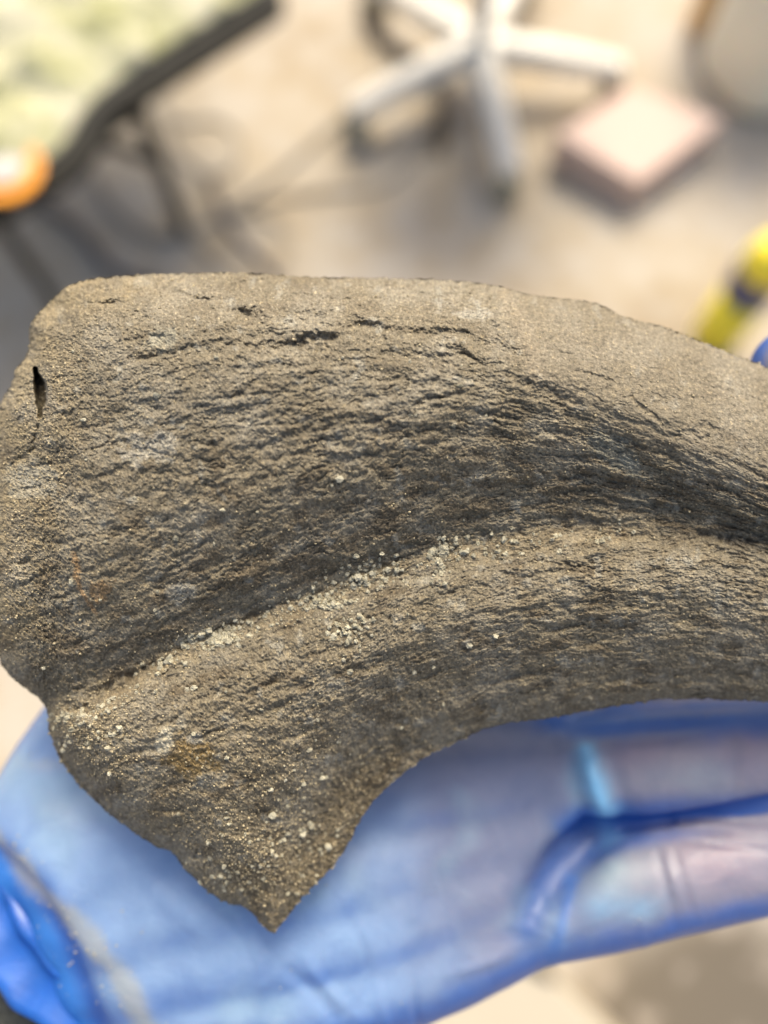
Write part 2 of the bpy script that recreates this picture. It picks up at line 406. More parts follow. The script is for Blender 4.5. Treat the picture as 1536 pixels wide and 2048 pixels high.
# slit at the left end
d, t = poly_dist(U + 3 * perlin(MX * .7, MY * .7, 35), V, [(70, 738), (79, 768), (83, 800), (79, 832)])
Z -= 8 * sstep(d / (11 * np.sin(np.pi * np.clip(t, .08, .92)) ** .6 + 1e-3), 1.25, .6)
# soft lumps + grit
Z += (.75 * fbm(MX * .12, MY * .12, 3, 12) + (.42 - .25 * smooth_ur) * fbm(MX * .42, MY * .5, 3, 15)) * EN
ax, af = MX * .9 + .2 * wf, wf * 1.25
Z += (.18 + .13 * streak) * fbm(ax * .9, af * .9, 4, 14, .6)
gritty = np.clip(.25 + sstep(U, 260, 60) * .9 + sstep(V + .55 * U, 1950, 2150) * .9 * sstep(U, 950, 700) + .6 * low_lobe * sstep(U, 950, 500), 0, 1.3) * (1 - .6 * smooth_ur)
g1 = fbm(MX * 1.7, MY * 1.7, 3, 16, .6); g2 = perlin(MX * 3.1, MY * 3.1, 18)
Z += gritty * (.32 * g1 + .18 * np.maximum(g2, -.1)) + (.07 - .03 * smooth_ur) * g2
Z += (1 - .40 * smooth_ur) * (.085 * perlin(MX * 2.3 + .3 * wf, wf * 3.4, 27) + .075 * perlin(MX * 4.1, MY * 4.4, 19) + .03 * perlin(MX * 6.7, MY * 6.3, 20))
clump = sstep(perlin(MX * .9, MY * 1.1, 28), -.1, .5); Z += .16 * clump * np.maximum(perlin(MX * 2.0, MY * 2.2, 29), -.2) * (1 - .7 * smooth_ur)
# deeper, broken hollows along the ledge near the top
for (lu, lv, lsu, lsv, ld) in ((500, 626, 34, 11, 1.6), (632, 676, 44, 14, 2.0), (735, 654, 42, 10, 1.6), (570, 640, 60, 8, .8), (860, 664, 60, 9, 1.0), (415, 600, 46, 6, .8), (310, 716, 50, 7, .7), (560, 690, 80, 8, .9)):
    qd = np.hypot((WU - lu) / lsu, (WV - lv) / lsv); Z -= ld * .45 * sstep(qd + .5 * perlin(MX * .9, MY * .9, 30), 1.25, .5)
knob = sstep(V + .45 * U, 1500, 1640) * sstep(U, 950, 780)
lend = sstep(U, 330, 120)
Z += (knob * .55 + lend * .35) * fbm(MX * .38, MY * .38, 3, 22, .6) + (knob * .40 + lend * .34) * fbm(MX * 1.0, MY * 1.0, 3, 23, .65)
Z += (.10 - .04 * smooth_ur) * np.maximum(fbm(MX * 2.0, MY * 2.2, 3, 24, .8) * 1.6, -.6)
pit = perlin(MX * 1.3, MY * 2.0, 25); Z -= (.22 * (1 - .8 * smooth_ur)) * sstep(pit, .35, .8)
# ragged outline
en2 = 1 - EN
X, Y = LX(U, V, Z)
X += en2 * .45 * fbm(MX * .9, MY * .9, 3, 90, .6); Y += en2 * .45 * fbm(MX * .9, MY * .9, 3, 95, .6)

def grid_mesh(name, X, Y, Z, flip=False):
    nv, nu = X.shape; me = bpy.data.meshes.new(name)
    co = np.stack([X, Y, Z], -1).reshape(-1, 3) * .001
    i = np.arange(nv * nu).reshape(nv, nu)
    q = np.stack([i[:-1, :-1], i[1:, :-1], i[1:, 1:], i[:-1, 1:]], -1).reshape(-1, 4)
    if flip: q = q[:, ::-1]
    me.vertices.add(len(co)); me.vertices.foreach_set('co', co.astype(np.float32).ravel())
    me.loops.add(q.size); me.loops.foreach_set('vertex_index', q.astype(np.int32).ravel())
    me.polygons.add(len(q)); me.polygons.foreach_set('loop_start', np.arange(0, q.size, 4, dtype=np.int32))
    me.update(calc_edges=True); return me
def set_attr(me, name, arr):
    at = me.color_attributes.new(name, 'FLOAT_COLOR', 'POINT')
    c = np.ones((len(me.vertices), 4), np.float32); c[:, :arr.shape[1]] = arr; at.data.foreach_set('color', c.ravel())

# colouring of the stone (linear albedo), shade on the tip flank included
c_base = np.array([.190, .168, .126]); c_grey = np.array([.245, .228, .190]); c_brown = np.array([.112, .090, .061]); c_sand = np.array([.40, .33, .20]); c_blue = np.array([.31, .31, .285])
Cc = np.ones(U.shape + (3,)) * c_base
def lay(mask, col):
    global Cc
    Cc = Cc * (1 - mask[..., None]) + col * mask[..., None]
lay(sstep(fbm(MX * .10, MY * .10, 4, 101), -.15, .35) * .8, c_grey)
lay(sstep(fbm(MX * .14, FL * .30, 4, 111) + .25 * np.exp(-((V - np.interp(U, [200, 640, 900, 1150, 1400], [1290, 1090, 990, 960, 1000])) / 75) ** 2), .0, .45) * .8 * (.4 + .6 * sstep(V, 800, 950)), c_brown)  # brown patches, denser along the slope above the groove
lay(sstep(fbm(MX * .30, MY * .30, 4, 121), .22, .5) * .6, c_blue)
lay(smooth_ur * .35, np.array([.205, .182, .145]))
lay(np.clip(sstep(U + .12 * (V - 900), 190, 20) + sstep(V, 650, 590) * sstep(U, 420, 150), 0, 1) * sstep(fbm(MX * .25, MY * .25, 4, 131), -.35, .25) * .55, c_sand * .8)
lay(sstep(fbm(MX * 1.1, MY * 1.1, 3, 141), .12, .5) * .38 * (.3 + .7 * np.clip(gritty, 0, 1)), c_sand)
def spot(u, v, su, sv, ang=0, n=.5, seed=0):
    c, s_ = math.cos(R(ang)), math.sin(R(ang)); x = U - u; y = V - v
    d = np.sqrt(((x * c + y * s_) / su) ** 2 + ((-x * s_ + y * c) / sv) ** 2)
    return sstep(d + n * fbm(MX * .5, MY * .5, 4, 200 + seed, .6) * 2, 1.15, .55)
lay(spot(385, 1515, 60, 42, 10, .5, 1) * .8, np.array([.22, .155, .06]))
lay(spot(328, 1482, 20, 34, 20, .4, 2) * .75, np.array([.52, .50, .42]))
lay(spot(385, 1475, 26, 12, 0, .5, 3) * .6, np.array([.42, .42, .40]))
lay(spot(200, 1180, 28, 22, 0, .6, 4) * .55, np.array([.36, .22, .09]))
dd, _ = poly_dist(WU, WV, [(150, 1110), (155, 1160), (170, 1195), (190, 1225)]); lay(sstep(dd, 8, 2) * .6, np.array([.42, .26, .12]))
lay(spot(1230, 905, 75, 34, 35, .5, 5) * .55, np.array([.20, .215, .20]))
lay(spot(1260, 925, 25, 14, 20, .5, 6) * .5, np.array([.38, .39, .35]))
lay(spot(300, 895, 60, 34, -10, .5, 7) * .6, np.array([.36, .36, .34])); lay(spot(330, 675, 45, 24, -20, .5, 8) * .5, np.array([.34, .34, .29]))
lay(spot(945, 628, 40, 12, 0, .5, 9) * .5, np.array([.40, .40, .37])); lay(spot(60, 960, 60, 40, 0, .5, 10) * .5, np.array([.38, .38, .34]))
lay(spot(360, 1185, 30, 24, 0, .5, 11) * .5, np.array([.33, .34, .33])); lay(spot(40, 1140, 30, 40, 0, .5, 12) * .5, np.array([.33, .31, .26]))
dd, _ = poly_dist(WU, WV, [(1005, 580), (1040, 640), (1062, 700), (1075, 760), (1150, 800)]); lay(sstep(dd, 30, 4) * .22, np.array([.36, .31, .24]))
dd, _ = poly_dist(WU, WV, [(90, 1430), (190, 1430), (330, 1320), (470, 1255), (640, 1200), (760, 1150), (880, 1110), (1100, 1075), (1300, 1060)])
lay(sstep(dd + 22 * fbm(MX * .4, MY * .4, 3, 151), 30, 4) * .42, np.array([.33, .275, .185]))
lay(spot(700, 1620, 75, 200, 38, .4, 20) * .6, np.array([.085, .068, .045]))  # brown darkening painted in for the shaded right flank of the tip
lay(sstep(V + .55 * U, 1980, 2120) * sstep(U, 900, 650) * sstep(fbm(MX * .35, MY * .35, 4, 161), -.2, .3) * .5, np.array([.25, .20, .12]))
Cc *= (1 + .55 * fbm(MX * 1.5, MY * 1.5, 4, 171, .85))[..., None]
gsp = sstep(perlin(MX * 2.6, MY * 2.6, 181), .30, .62) * sstep(fbm(MX * .3, MY * .3, 2, 183), -.25, .2); lay(gsp * .55 * (1 - .5 * smooth_ur), np.array([.42, .38, .30]))
dsp = sstep(perlin(MX * 1.5, wf * 2.4, 185), .22, .6); lay(dsp * .45 * (1 - .7 * smooth_ur), np.array([.10, .078, .052]))
Cm = Cc.mean(-1, keepdims=True); Cc = Cm + (Cc - Cm) * .92; Cc *= np.array([.915, .875, .775])
Cc *= (1 + .25 * perlin(MX * 3.4, MY * 3.4, 191))[..., None]
Cc = np.clip(Cc, .02, .8)

def mat_stone():
    m = NT('stone'); at = m.new('ShaderNodeVertexColor', layer_name='tint')
    co = m.coord('Object'); n1 = m.noise(co, 1500, 5, .7); n2 = m.noise(co, 5200, 3, .6)
    sp1 = m.ramp(n1, [(.30, (.50, .48, .46)), (.48, (.95, .95, .95)), (.60, (1.15, 1.13, 1.1)), (.70, (1.8, 1.7, 1.45))])
    col = m.mix(1., at.outputs[0], sp1, 'MULTIPLY')
    nr = m.bump(n1, .9, .0003); nr = m.bump(n2, .7, .00008, nr)
    return m.out(col, .82, nr, Specular_IOR_Level=.35)
M_STONE = mat_stone()
stone = bpy.data.objects.new('stone', None); COL.objects.link(stone); stone.matrix_world = FRAME
tag(stone, 'large weathered grey-brown stone with a long groove, held in the blue gloved palm', 'stone')
def child(name, me, mat, parent, smooth=True):
    o = bpy.data.objects.new(name, me); COL.objects.link(o); me.materials.append(mat)
    if smooth: me.polygons.foreach_set('use_smooth', [True] * len(me.polygons))
    o.parent = parent; return o
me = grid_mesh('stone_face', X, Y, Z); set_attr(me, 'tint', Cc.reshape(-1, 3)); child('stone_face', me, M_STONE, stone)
# underside: shares the outline, bulges away from the camera
su, sv = slice(None, None, 6), slice(None, None, 6)
iu = np.unique(np.r_[np.arange(0, NU, 6), NU - 1]); iv = np.unique(np.r_[np.arange(0, NV, 6), NV - 1])
Ub, Vb = U[np.ix_(iv, iu)], V[np.ix_(iv, iu)]
dmin = sample(np.minimum(np.minimum(dT, dL), np.minimum(dB, dR)), Ub, Vb)
dmin = np.where(np.zeros_like(dmin) == 0, dmin, 0)
edge_mask = np.zeros_like(dmin); edge_mask[1:-1, 1:-1] = 1
Zb = -(10 * rnd(dmin, 230) + .5 * fbm(Ub * .02, Vb * .02, 3, 5)) * edge_mask
Xb, Yb = LX(Ub, Vb, 0); Xb = np.where(edge_mask > 0, Xb, X[np.ix_(iv, iu)]); Yb = np.where(edge_mask > 0, Yb, Y[np.ix_(iv, iu)]); Zb = np.where(edge_mask > 0, Zb, Z[np.ix_(iv, iu)])
me = grid_mesh('stone_underside', Xb, Yb, Zb, flip=True); set_attr(me, 'tint', Cc[np.ix_(iv, iu)].reshape(-1, 3)); child('stone_underside', me, M_STONE, stone)

# crumbs of soil lying in the groove and on the face
def blobs(name, pts, radii, cols, mat, parent, subdiv=False):
    bmx = bmesh.new(); bmesh.ops.create_icosphere(bmx, subdivisions=2 if subdiv else 1, radius=1)
    bv = np.array([v.co[:] for v in bmx.verts]); bf = np.array([[v.index for v in f.verts] for f in bmx.faces]); bmx.free()
    n = len(pts); nvx = len(bv)
    Vt = np.repeat(bv[None], n, 0) * (1 + .20 * rng.randn(n, nvx, 1).clip(-1.5, 1.5) + .18 * rng.randn(n, nvx, 3).clip(-1.5, 1.5)) * (1 + .22 * rng.randn(n, 1, 3).clip(-1.6, 1.6))
    Vt = Vt * radii[:, None, None] + pts[:, None, :]
    Fc = (bf[None] + (np.arange(n) * nvx)[:, None, None]).reshape(-1, 3)
    me = bpy.data.meshes.new(name); me.vertices.add(n * nvx); me.vertices.foreach_set('co', (Vt * .001).astype(np.float32).ravel())
    me.loops.add(Fc.size); me.loops.foreach_set('vertex_index', Fc.astype(np.int32).ravel())
    me.polygons.add(len(Fc)); me.polygons.foreach_set('loop_start', np.arange(0, Fc.size, 3, dtype=np.int32)); me.update(calc_edges=True)
    set_attr(me, 'tint', np.repeat(cols, nvx, 0))
    o = child(name, me, mat, parent, smooth=subdiv); return o
# lookup from photo px to grid vertex: nearest by coarse search table
key = {}
fi = np.full(RU.shape, -1, np.int64)
jj = np.clip(((V - v0) / rs).astype(int), 0, RU.shape[0] - 1); ii = np.clip(((U - u0) / rs).astype(int), 0, RU.shape[1] - 1)
fi[jj.ravel(), ii.ravel()] = np.arange(NU * NV)
Zf, Xf, Yf = Z.ravel(), X.ravel(), Y.ravel()
def on_stone(u, v):
    j = np.clip(((v - v0) / rs).astype(int), 0, RU.shape[0] - 1); i = np.clip(((u - u0) / rs).astype(int), 0, RU.shape[1] - 1)
    k = fi[j, i]; ok = k >= 0; k = k[ok]
    return np.stack([Xf[k], Yf[k], Zf[k]], 1), ok
def along(pts, n, sig):
    c = catmull(pts, 12); i = rng.randint(0, len(c), n); p = c[i] + rng.randn(n, 2) * sig; return p
def cluster(u, v, n, su, sv): return np.stack([u + rng.randn(n) * su, v + rng.randn(n) * sv], 1)
big = [along([(100, 1440), (200, 1420), (330, 1325), (420, 1275), (560, 1225), (700, 1170), (860, 1110), (1000, 1085), (1250, 1060)], 420, 11),
       cluster(430, 1275, 150, 26, 9), cluster(640, 1205, 130, 28, 8), cluster(880, 1105, 70, 14, 14), cluster(700, 1265, 90, 22, 22), cluster(750, 1150, 70, 34, 14), cluster(440, 1268, 90, 22, 7), cluster(990, 1108, 14, 16, 5),
       cluster(740, 1140, 30, 30, 16), cluster(880, 1150, 18, 10, 16), cluster(150, 1450, 60, 40, 30), cluster(560, 1700, 90, 70, 55), cluster(450, 1755, 50, 50, 25),
       cluster(640, 1600, 60, 70, 70), np.stack([rng.rand(90) * 1000, 700 + rng.rand(90) * 850], 1)]
big = np.concatenate(big); p, ok = on_stone(big[:, 0], big[:, 1]); rad = .12 + .42 * rng.rand(len(p)) ** 2.4; p[:, 2] += rad * .25
cs = np.array([.40, .365, .255])[None] * (.6 + .6 * rng.rand(len(p), 1)); cs = cs * (1 - .25 * rng.rand(len(p), 1)) + np.array([.22, .22, .20]) * .25 * rng.rand(len(p), 1)
pb, rb, cb = p, rad, cs
sm = [along([(90, 1430), (200, 1420), (330, 1325), (420, 1275), (560, 1225), (700, 1170), (860, 1110), (1000, 1085), (1300, 1060)], 1100, 22),
      cluster(60, 900, 500, 60, 90), cluster(90, 700, 250, 60, 60), cluster(30, 1200, 350, 40, 140), cluster(160, 1460, 700, 70, 50), cluster(210, 1560, 220, 40, 60),
      cluster(480, 1740, 1100, 90, 50), cluster(600, 1660, 1300, 100, 90), cluster(430, 1560, 300, 130, 80), cluster(700, 1560, 350, 100, 60),
      along([(110, 600), (200, 565), (330, 560), (500, 556)], 220, 16), np.stack([rng.rand(1600) * 1600, 560 + rng.rand(1600) * 950], 1)]
sm = np.concatenate(sm); p, ok = on_stone(sm[:, 0], sm[:, 1]); rad = .07 + .15 * rng.rand(len(p)) ** 2.2; p[:, 2] += rad * .4
cs = np.array([.42, .35, .215])[None] * (.55 + .6 * rng.rand(len(p), 1))
M_SOIL = NT('soil'); at = M_SOIL.new('ShaderNodeVertexColor', layer_name='tint'); co = M_SOIL.coord('Object')
M_SOIL = M_SOIL.out(M_SOIL.mix(1., at.outputs[0], M_SOIL.ramp(M_SOIL.noise(co, 4000, 3), [(.3, (.7, .7, .7)), (.7, (1.25, 1.25, 1.25))]), 'MULTIPLY'), .9)
soil = bpy.data.objects.new('soil_crumbs', None)
bpy.data.objects.remove(soil)
o = blobs('soil_crumbs', pb, rb, cb, M_SOIL, None, True); o.data.polygons.foreach_set('use_smooth', [False] * len(o.data.polygons)); o.parent = None; o.matrix_world = FRAME
tag(o, 'pale sandy soil crumbs caught in the groove of the stone', 'soil', kind='stuff')
o = blobs('sand_grains', p, rad, cs, M_SOIL, None); o.parent = None; o.matrix_world = FRAME
tag(o, 'fine yellowish sand grains stuck all over the stone', 'sand', kind='stuff')

# ------------------------------------------------------------------ gloved hand
def P3(u, v, z): x, y = LX(u, v, z); return np.array([x, y, z])
chains = [
 [(-160, 2150, -54, 15), (90, 1970, -48, 15), (220, 1860, -40, 15)],
 [(300, 1960, -31, 19), (500, 1935, -26, 18), (800, 1895, -27, 15.5), (1030, 1812, -28, 13)],
 [(275, 1880, -28.5, 19), (520, 1840, -23.5, 17), (820, 1790, -27, 15.5), (1040, 1720, -29, 13)],
 [(245, 1790, -28, 19.5), (550, 1740, -22.5, 16.5), (800, 1690, -27, 15), (1050, 1640, -30, 13)],
 [(215, 1700, -28, 19.5), (600, 1600, -27, 17), (1080, 1540, -31, 13)],
 [(205, 1670, -34, 19), (600, 1500, -36, 16), (1060, 1410, -36, 12)],
 [(200, 1640, -34, 18), (600, 1330, -38, 15), (1040, 1190, -40, 11.5)],
 [(110, 1720, -34, 17), (140, 1600, -30, 16), (215, 1450, -31, 13.5), (330, 1250, -36, 11), (520, 1050, -38, 10), (640, 930, -38, 9)],      # thumb, behind the stone
 [(1030, 1812, -28, 12.5), (1130, 1795, -26, 12), (1270, 1770, -24, 11.9), (1400, 1742, -22, 11.2), (1536, 1716, -20, 10.4), (1760, 1670, -14, 9.6), (1960, 1630, -4, 8.2)],   # little finger
 [(1060, 1580, -30, 12.5), (1150, 1545, -28, 12.4), (1290, 1522, -25, 11.8), (1420, 1512, -23, 11.5), (1560, 1504, -21, 11), (1820, 1470, -14, 9.8), (2030, 1430, -4, 8.6)],   # ring finger
 [(1060, 1400, -36, 12), (1300, 1450, -41, 10.8), (1500, 1440, -42, 10.5), (1760, 1330, -38, 10), (2000, 1260, -26, 9)],                                     # middle finger, behind
 [(1040, 1190, -40, 11.5), (1300, 1020, -42, 10.5), (1500, 930, -38, 10), (1640, 860, -26, 9.6), (1592, 742, -11, 9)],                                      # forefinger, tip over the top
]
bm = bmesh.new()
def cone_capsule(bm, a, ra, b, rb):
    d = Vector(b - a); L = d.length; m = max(2, int(L / 3.0))
    q = d.normalized().to_track_quat('Z', 'Y'); n = 20; prof = []
    for k in range(7):
        t = math.pi / 2 * (1 - k / 6); prof.append((ra * math.cos(t), -ra * math.sin(t)))
    for k in range(1, m): prof.append((ra + (rb - ra) * k / m, L * k / m))
    for k in range(7):
        t = math.pi / 2 * k / 6; prof.append((rb * math.cos(t), L + rb * math.sin(t)))
    rings = []
    for r, z in prof:
        if r < 1e-3: rings.append([bm.verts.new(Vector(a) + q @ Vector((0, 0, z)))])
        else: rings.append([bm.verts.new(Vector(a) + q @ Vector((r * math.cos(2 * math.pi * i / n), r * math.sin(2 * math.pi * i / n), z))) for i in range(n)])
    for A, B in zip(rings, rings[1:]):
        for i in range(n):
            j = (i + 1) % n
            if len(A) == 1: bm.faces.new((A[0], B[j], B[i]))
            elif len(B) == 1: bm.faces.new((A[i], A[j], B[0]))
            else: bm.faces.new((A[i], A[j], B[j], B[i]))
for ch in chains:
    c = catmull([list(P3(*k[:3])) + [k[3]] for k in ch], 3)
    for A, B in zip(c, c[1:]): cone_capsule(bm, A[:3], A[3], B[:3], B[3])
me = bpy.data.meshes.new('tmp'); bmesh.ops.recalc_face_normals(bm, faces=bm.faces); bm.to_mesh(me); bm.free()
tmp = bpy.data.objects.new('tmp', me); COL.objects.link(tmp)
mod = tmp.modifiers.new('r', 'REMESH'); mod.mode = 'VOXEL'; mod.voxel_size = .75
mod = tmp.modifiers.new('s', 'SMOOTH'); mod.factor = .6; mod.iterations = 55
dg = bpy.context.evaluated_depsgraph_get(); hm = bpy.data.meshes.new_from_object(tmp.evaluated_get(dg)); bpy.data.objects.remove(tmp)
nvh = len(hm.vertices); co = np.zeros(nvh * 3, np.float32); hm.vertices.foreach_get('co', co); co = co.reshape(-1, 3).astype(float)
no = np.zeros(nvh * 3, np.float32); hm.vertices.foreach_get('normal', no); no = no.reshape(-1, 3).astype(float)
depth = D0 - co[:, 2]; hu = CU + co[:, 0] * F / depth; hv = CV - co[:, 1] * F / depth
front = sstep(no[:, 2], .0, .3)
disp = np.zeros(nvh)
def hs(pts, wd, dp, taper=True):
    global disp
    pts = [tuple(q) for q in catmull(pts, 5)]
    d, t = poly_dist(hu, hv, pts); tp = np.sin(np.pi * np.clip(t, .03, .97)) ** .6 if taper else 1
    disp += dp * tp * np.exp(-.5 * (d / wd) ** 2) * front
hs([(1050, 1870), (1075, 1800), (1120, 1730), (1180, 1680), (1240, 1645)], 26, -3.6)
hs([(1090, 1850), (1140, 1770), (1200, 1700)], 30, -1.9)
hs([(1110, 1930), (1122, 1870), (1135, 1800), (1150, 1740)], 8, .35)
hs([(1172, 1500), (1190, 1570), (1218, 1650)], 15, 1.9); hs([(1130, 1500), (1150, 1590), (1170, 1660)], 16, -1.2); hs([(1225, 1510), (1240, 1580), (1256, 1630)], 12, -.6)
hs([(1180, 1660), (1300, 1645), (1400, 1630), (1560, 1600)], 7, -1.6, False)
hs([(1090, 1440), (1200, 1450), (1330, 1440), (1536, 1430)], 9, .7); hs([(1140, 1480), (1260, 1460), (1400, 1455)], 10, -.9)
for p_, w_, d_ in [([(1310, 1690), (1330, 1760), (1350, 1850)], 6, -.45), ([(1345, 1680), (1362, 1750), (1390, 1840)], 5, -.35), ([(1330, 1700), (1345, 1760), (1360, 1800)], 4, .3),
                   ([(1360, 1680), (1450, 1690), (1560, 1705)], 5, -.4), ([(1330, 1655), (1430, 1650), (1560, 1668)], 5, .35), ([(1460, 1450), (1470, 1530), (1465, 1600)], 8, -.4),
                   ([(830, 1760), (826, 1810), (835, 1850)], 12, .5), ([(830, 1960), (832, 2020), (840, 2070)], 6, -.7), ([(760, 1980), (775, 2060), (780, 2100)], 7, .5),
                   ([(900, 1950), (960, 1930), (1040, 1900)], 8, .4), ([(560, 1930), (620, 1980), (690, 2060)], 8, -.5), ([(600, 1900), (640, 1960), (740, 2060)], 7, .4),
                   ([(640, 1880), (650, 1960), (640, 2050)], 7, -.35), ([(720, 1860), (735, 1930), (730, 2010)], 7, -.35), ([(380, 1780), (470, 1850), (520, 1950)], 10, -.4),
                   ([(1200, 1940), (1330, 1890), (1450, 1850)], 6, -.3), ([(260, 1700), (330, 1800), (420, 1880)], 12, .35), ([(470, 1830), (520, 1930), (520, 2030)], 8, .35)]:
    hs(p_, w_, d_)
for k in range(90):   # many faint wrinkles of the thin film
    cu, cv = rng.uniform(60, 1500), rng.uniform(1450, 2060); L_ = rng.uniform(30, 110); an = rng.normal(1.35, .5); bow = rng.normal(0, 12)
    dx, dy = math.cos(an) * L_, math.sin(an) * L_
    hs([(cu - dx, cv - dy), (cu + bow, cv), (cu + dx, cv + dy)], rng.uniform(3, 7), rng.uniform(-.16, .14))
# heel folds
hs([(-30, 1690), (60, 1770), (120, 1880), (190, 2060), (230, 2160)], 20, -1.5, False)
hs([(-60, 1560), (10, 1680), (110, 1790), (220, 1920), (320, 2080)], 26, .9)
disp += .35 * fbm(hu * .006, hv * .006, 2, 300)
co2 = co + no * disp[:, None]
hm.vertices.foreach_set('co', (co2 * .001).astype(np.float32).ravel()); hm.update()
# glove colouring: tight over the palm side the skin shows through pale, loose film between and at the sides stays saturated; some shade and a highlight are painted in
nz = no[:, 2]
pale = np.array([.215, .325, .52]); deep = np.array([.012, .085, .36]); mid = np.array([.055, .16, .46]); fing = np.array([.215, .20, .25]); aqua = np.array([.17, .40, .62]); lil = np.array([.165, .175, .255]); pink = np.array([.27, .195, .235]); green = np.array([.22, .28, .33])
hc = np.ones((nvh, 3)) * pale
def hl(m, c):
    global hc
    hc = hc * (1 - m[:, None]) + c * m[:, None]
nn = fbm(hu * .004, hv * .004, 3, 310); n_f = fbm(hu * .012, hv * .012, 3, 320)
hl(sstep(hu + 160 * nn - .35 * (hv - 1500), 520, 900) * .88, lil)  # lilac tone of the palm, darkened to deepen the stone's shadow on it
hl(sstep(nn, .05, .4) * .4, np.array([.26, .38, .46]))
isf = sstep(hu, 1170, 1280)
hl(isf * .9, fing)
def hspot(u, v, su, sv): return (.75 + .8 * n_f) * np.exp(-((hu - u) / su) ** 2 - ((hv - v) / sv) ** 2)
hl(hspot(1290, 1510, 130, 36) * .6, pink); hl(hspot(1490, 1490, 60, 60) * .7, pink); hl(hspot(1380, 1550, 90, 36) * .6, green)
hl(hspot(1230, 1750, 90, 60) * .8, np.array([.23, .31, .36])); hl(hspot(1430, 1710, 90, 50) * .6, pink * 1.05); hl(hspot(1240, 1820, 90, 36) * .5, aqua)
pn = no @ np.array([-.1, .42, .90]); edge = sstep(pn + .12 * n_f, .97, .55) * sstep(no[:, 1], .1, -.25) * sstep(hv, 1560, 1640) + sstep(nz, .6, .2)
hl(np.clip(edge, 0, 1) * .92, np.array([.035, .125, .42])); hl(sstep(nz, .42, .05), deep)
def hline(pts, wd, c, a):
    d, _ = poly_dist(hu, hv, [tuple(q) for q in catmull(pts, 5)]); hl(np.exp(-.5 * (d / (wd * (1 + .5 * n_f))) ** 2) * a, c)
hline([(1060, 1860), (1090, 1790), (1140, 1720), (1200, 1675), (1260, 1650)], 26, deep * .7, .8)  # darkening of the web crease put into the colour
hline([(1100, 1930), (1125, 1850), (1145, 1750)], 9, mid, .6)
hline([(1172, 1500), (1190, 1570), (1218, 1650)], 18, aqua * 1.15, .95)  # light caught on the raised fold, painted in pale aqua
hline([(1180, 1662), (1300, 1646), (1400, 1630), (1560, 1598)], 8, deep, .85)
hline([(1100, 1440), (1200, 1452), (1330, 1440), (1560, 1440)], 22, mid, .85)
hline([(-30, 1700), (60, 1770), (120, 1880), (190, 2060)], 30, deep, .9)  # shadow in the heel fold painted as deep blue
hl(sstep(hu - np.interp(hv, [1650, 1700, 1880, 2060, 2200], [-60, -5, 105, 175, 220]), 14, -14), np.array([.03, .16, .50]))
dd, _ = poly_dist(hu, hv, [(-10, 1670), (60, 1760), (130, 1830), (230, 1930), (300, 2060)])
hl(sstep(dd + 22 * n_f, 34, 6) * .55, np.array([.42, .40, .30]))
hl(hspot(90, 1530, 60, 14) * .3 + hspot(130, 1620, 60, 40) * .15, np.array([.45, .44, .38]))
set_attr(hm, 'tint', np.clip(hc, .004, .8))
def mat_glove():
    m = NT('glove_film'); at = m.new('ShaderNodeVertexColor', layer_name='tint'); co = m.coord('Object')
    n = m.noise(co, 120, 4, .55, .4); n2 = m.noise(co, 900, 3, .6)
    col = m.mix(1., at.outputs[0], m.ramp(n, [(.3, (.85, .88, .93)), (.7, (1.12, 1.1, 1.06))]), 'MULTIPLY')
    return m.out(col, m.ramp(n, [(.3, (.38, .38, .38)), (.7, (.55, .55, .55))]), m.bump(n2, .25, .0002, m.bump(n, .3, .0012)),
                 Specular_IOR_Level=.5, Subsurface_Weight=.12, Subsurface_Scale=.004)
M_GLOVE = mat_glove()
person = bpy.data.objects.new('person', None); COL.objects.link(person)
person.matrix_world = FRAME @ Matrix.Translation(Vector(P3(-60, 1960, -42)) * .001)
tag(person, "person's open left hand in a thin blue glove and dark sleeve, cradling the big stone", 'person')
def pchild(name, me, mat):
    o = bpy.data.objects.new(name, me); COL.objects.link(o); me.materials.clear(); me.materials.append(mat)
    me.polygons.foreach_set('use_smooth', [True] * len(me.polygons))
    o.parent = person; o.matrix_parent_inverse = Matrix.Translation(-Vector(P3(-60, 1960, -42)) * .001); return o
pchild('gloved_hand', hm, M_GLOVE)

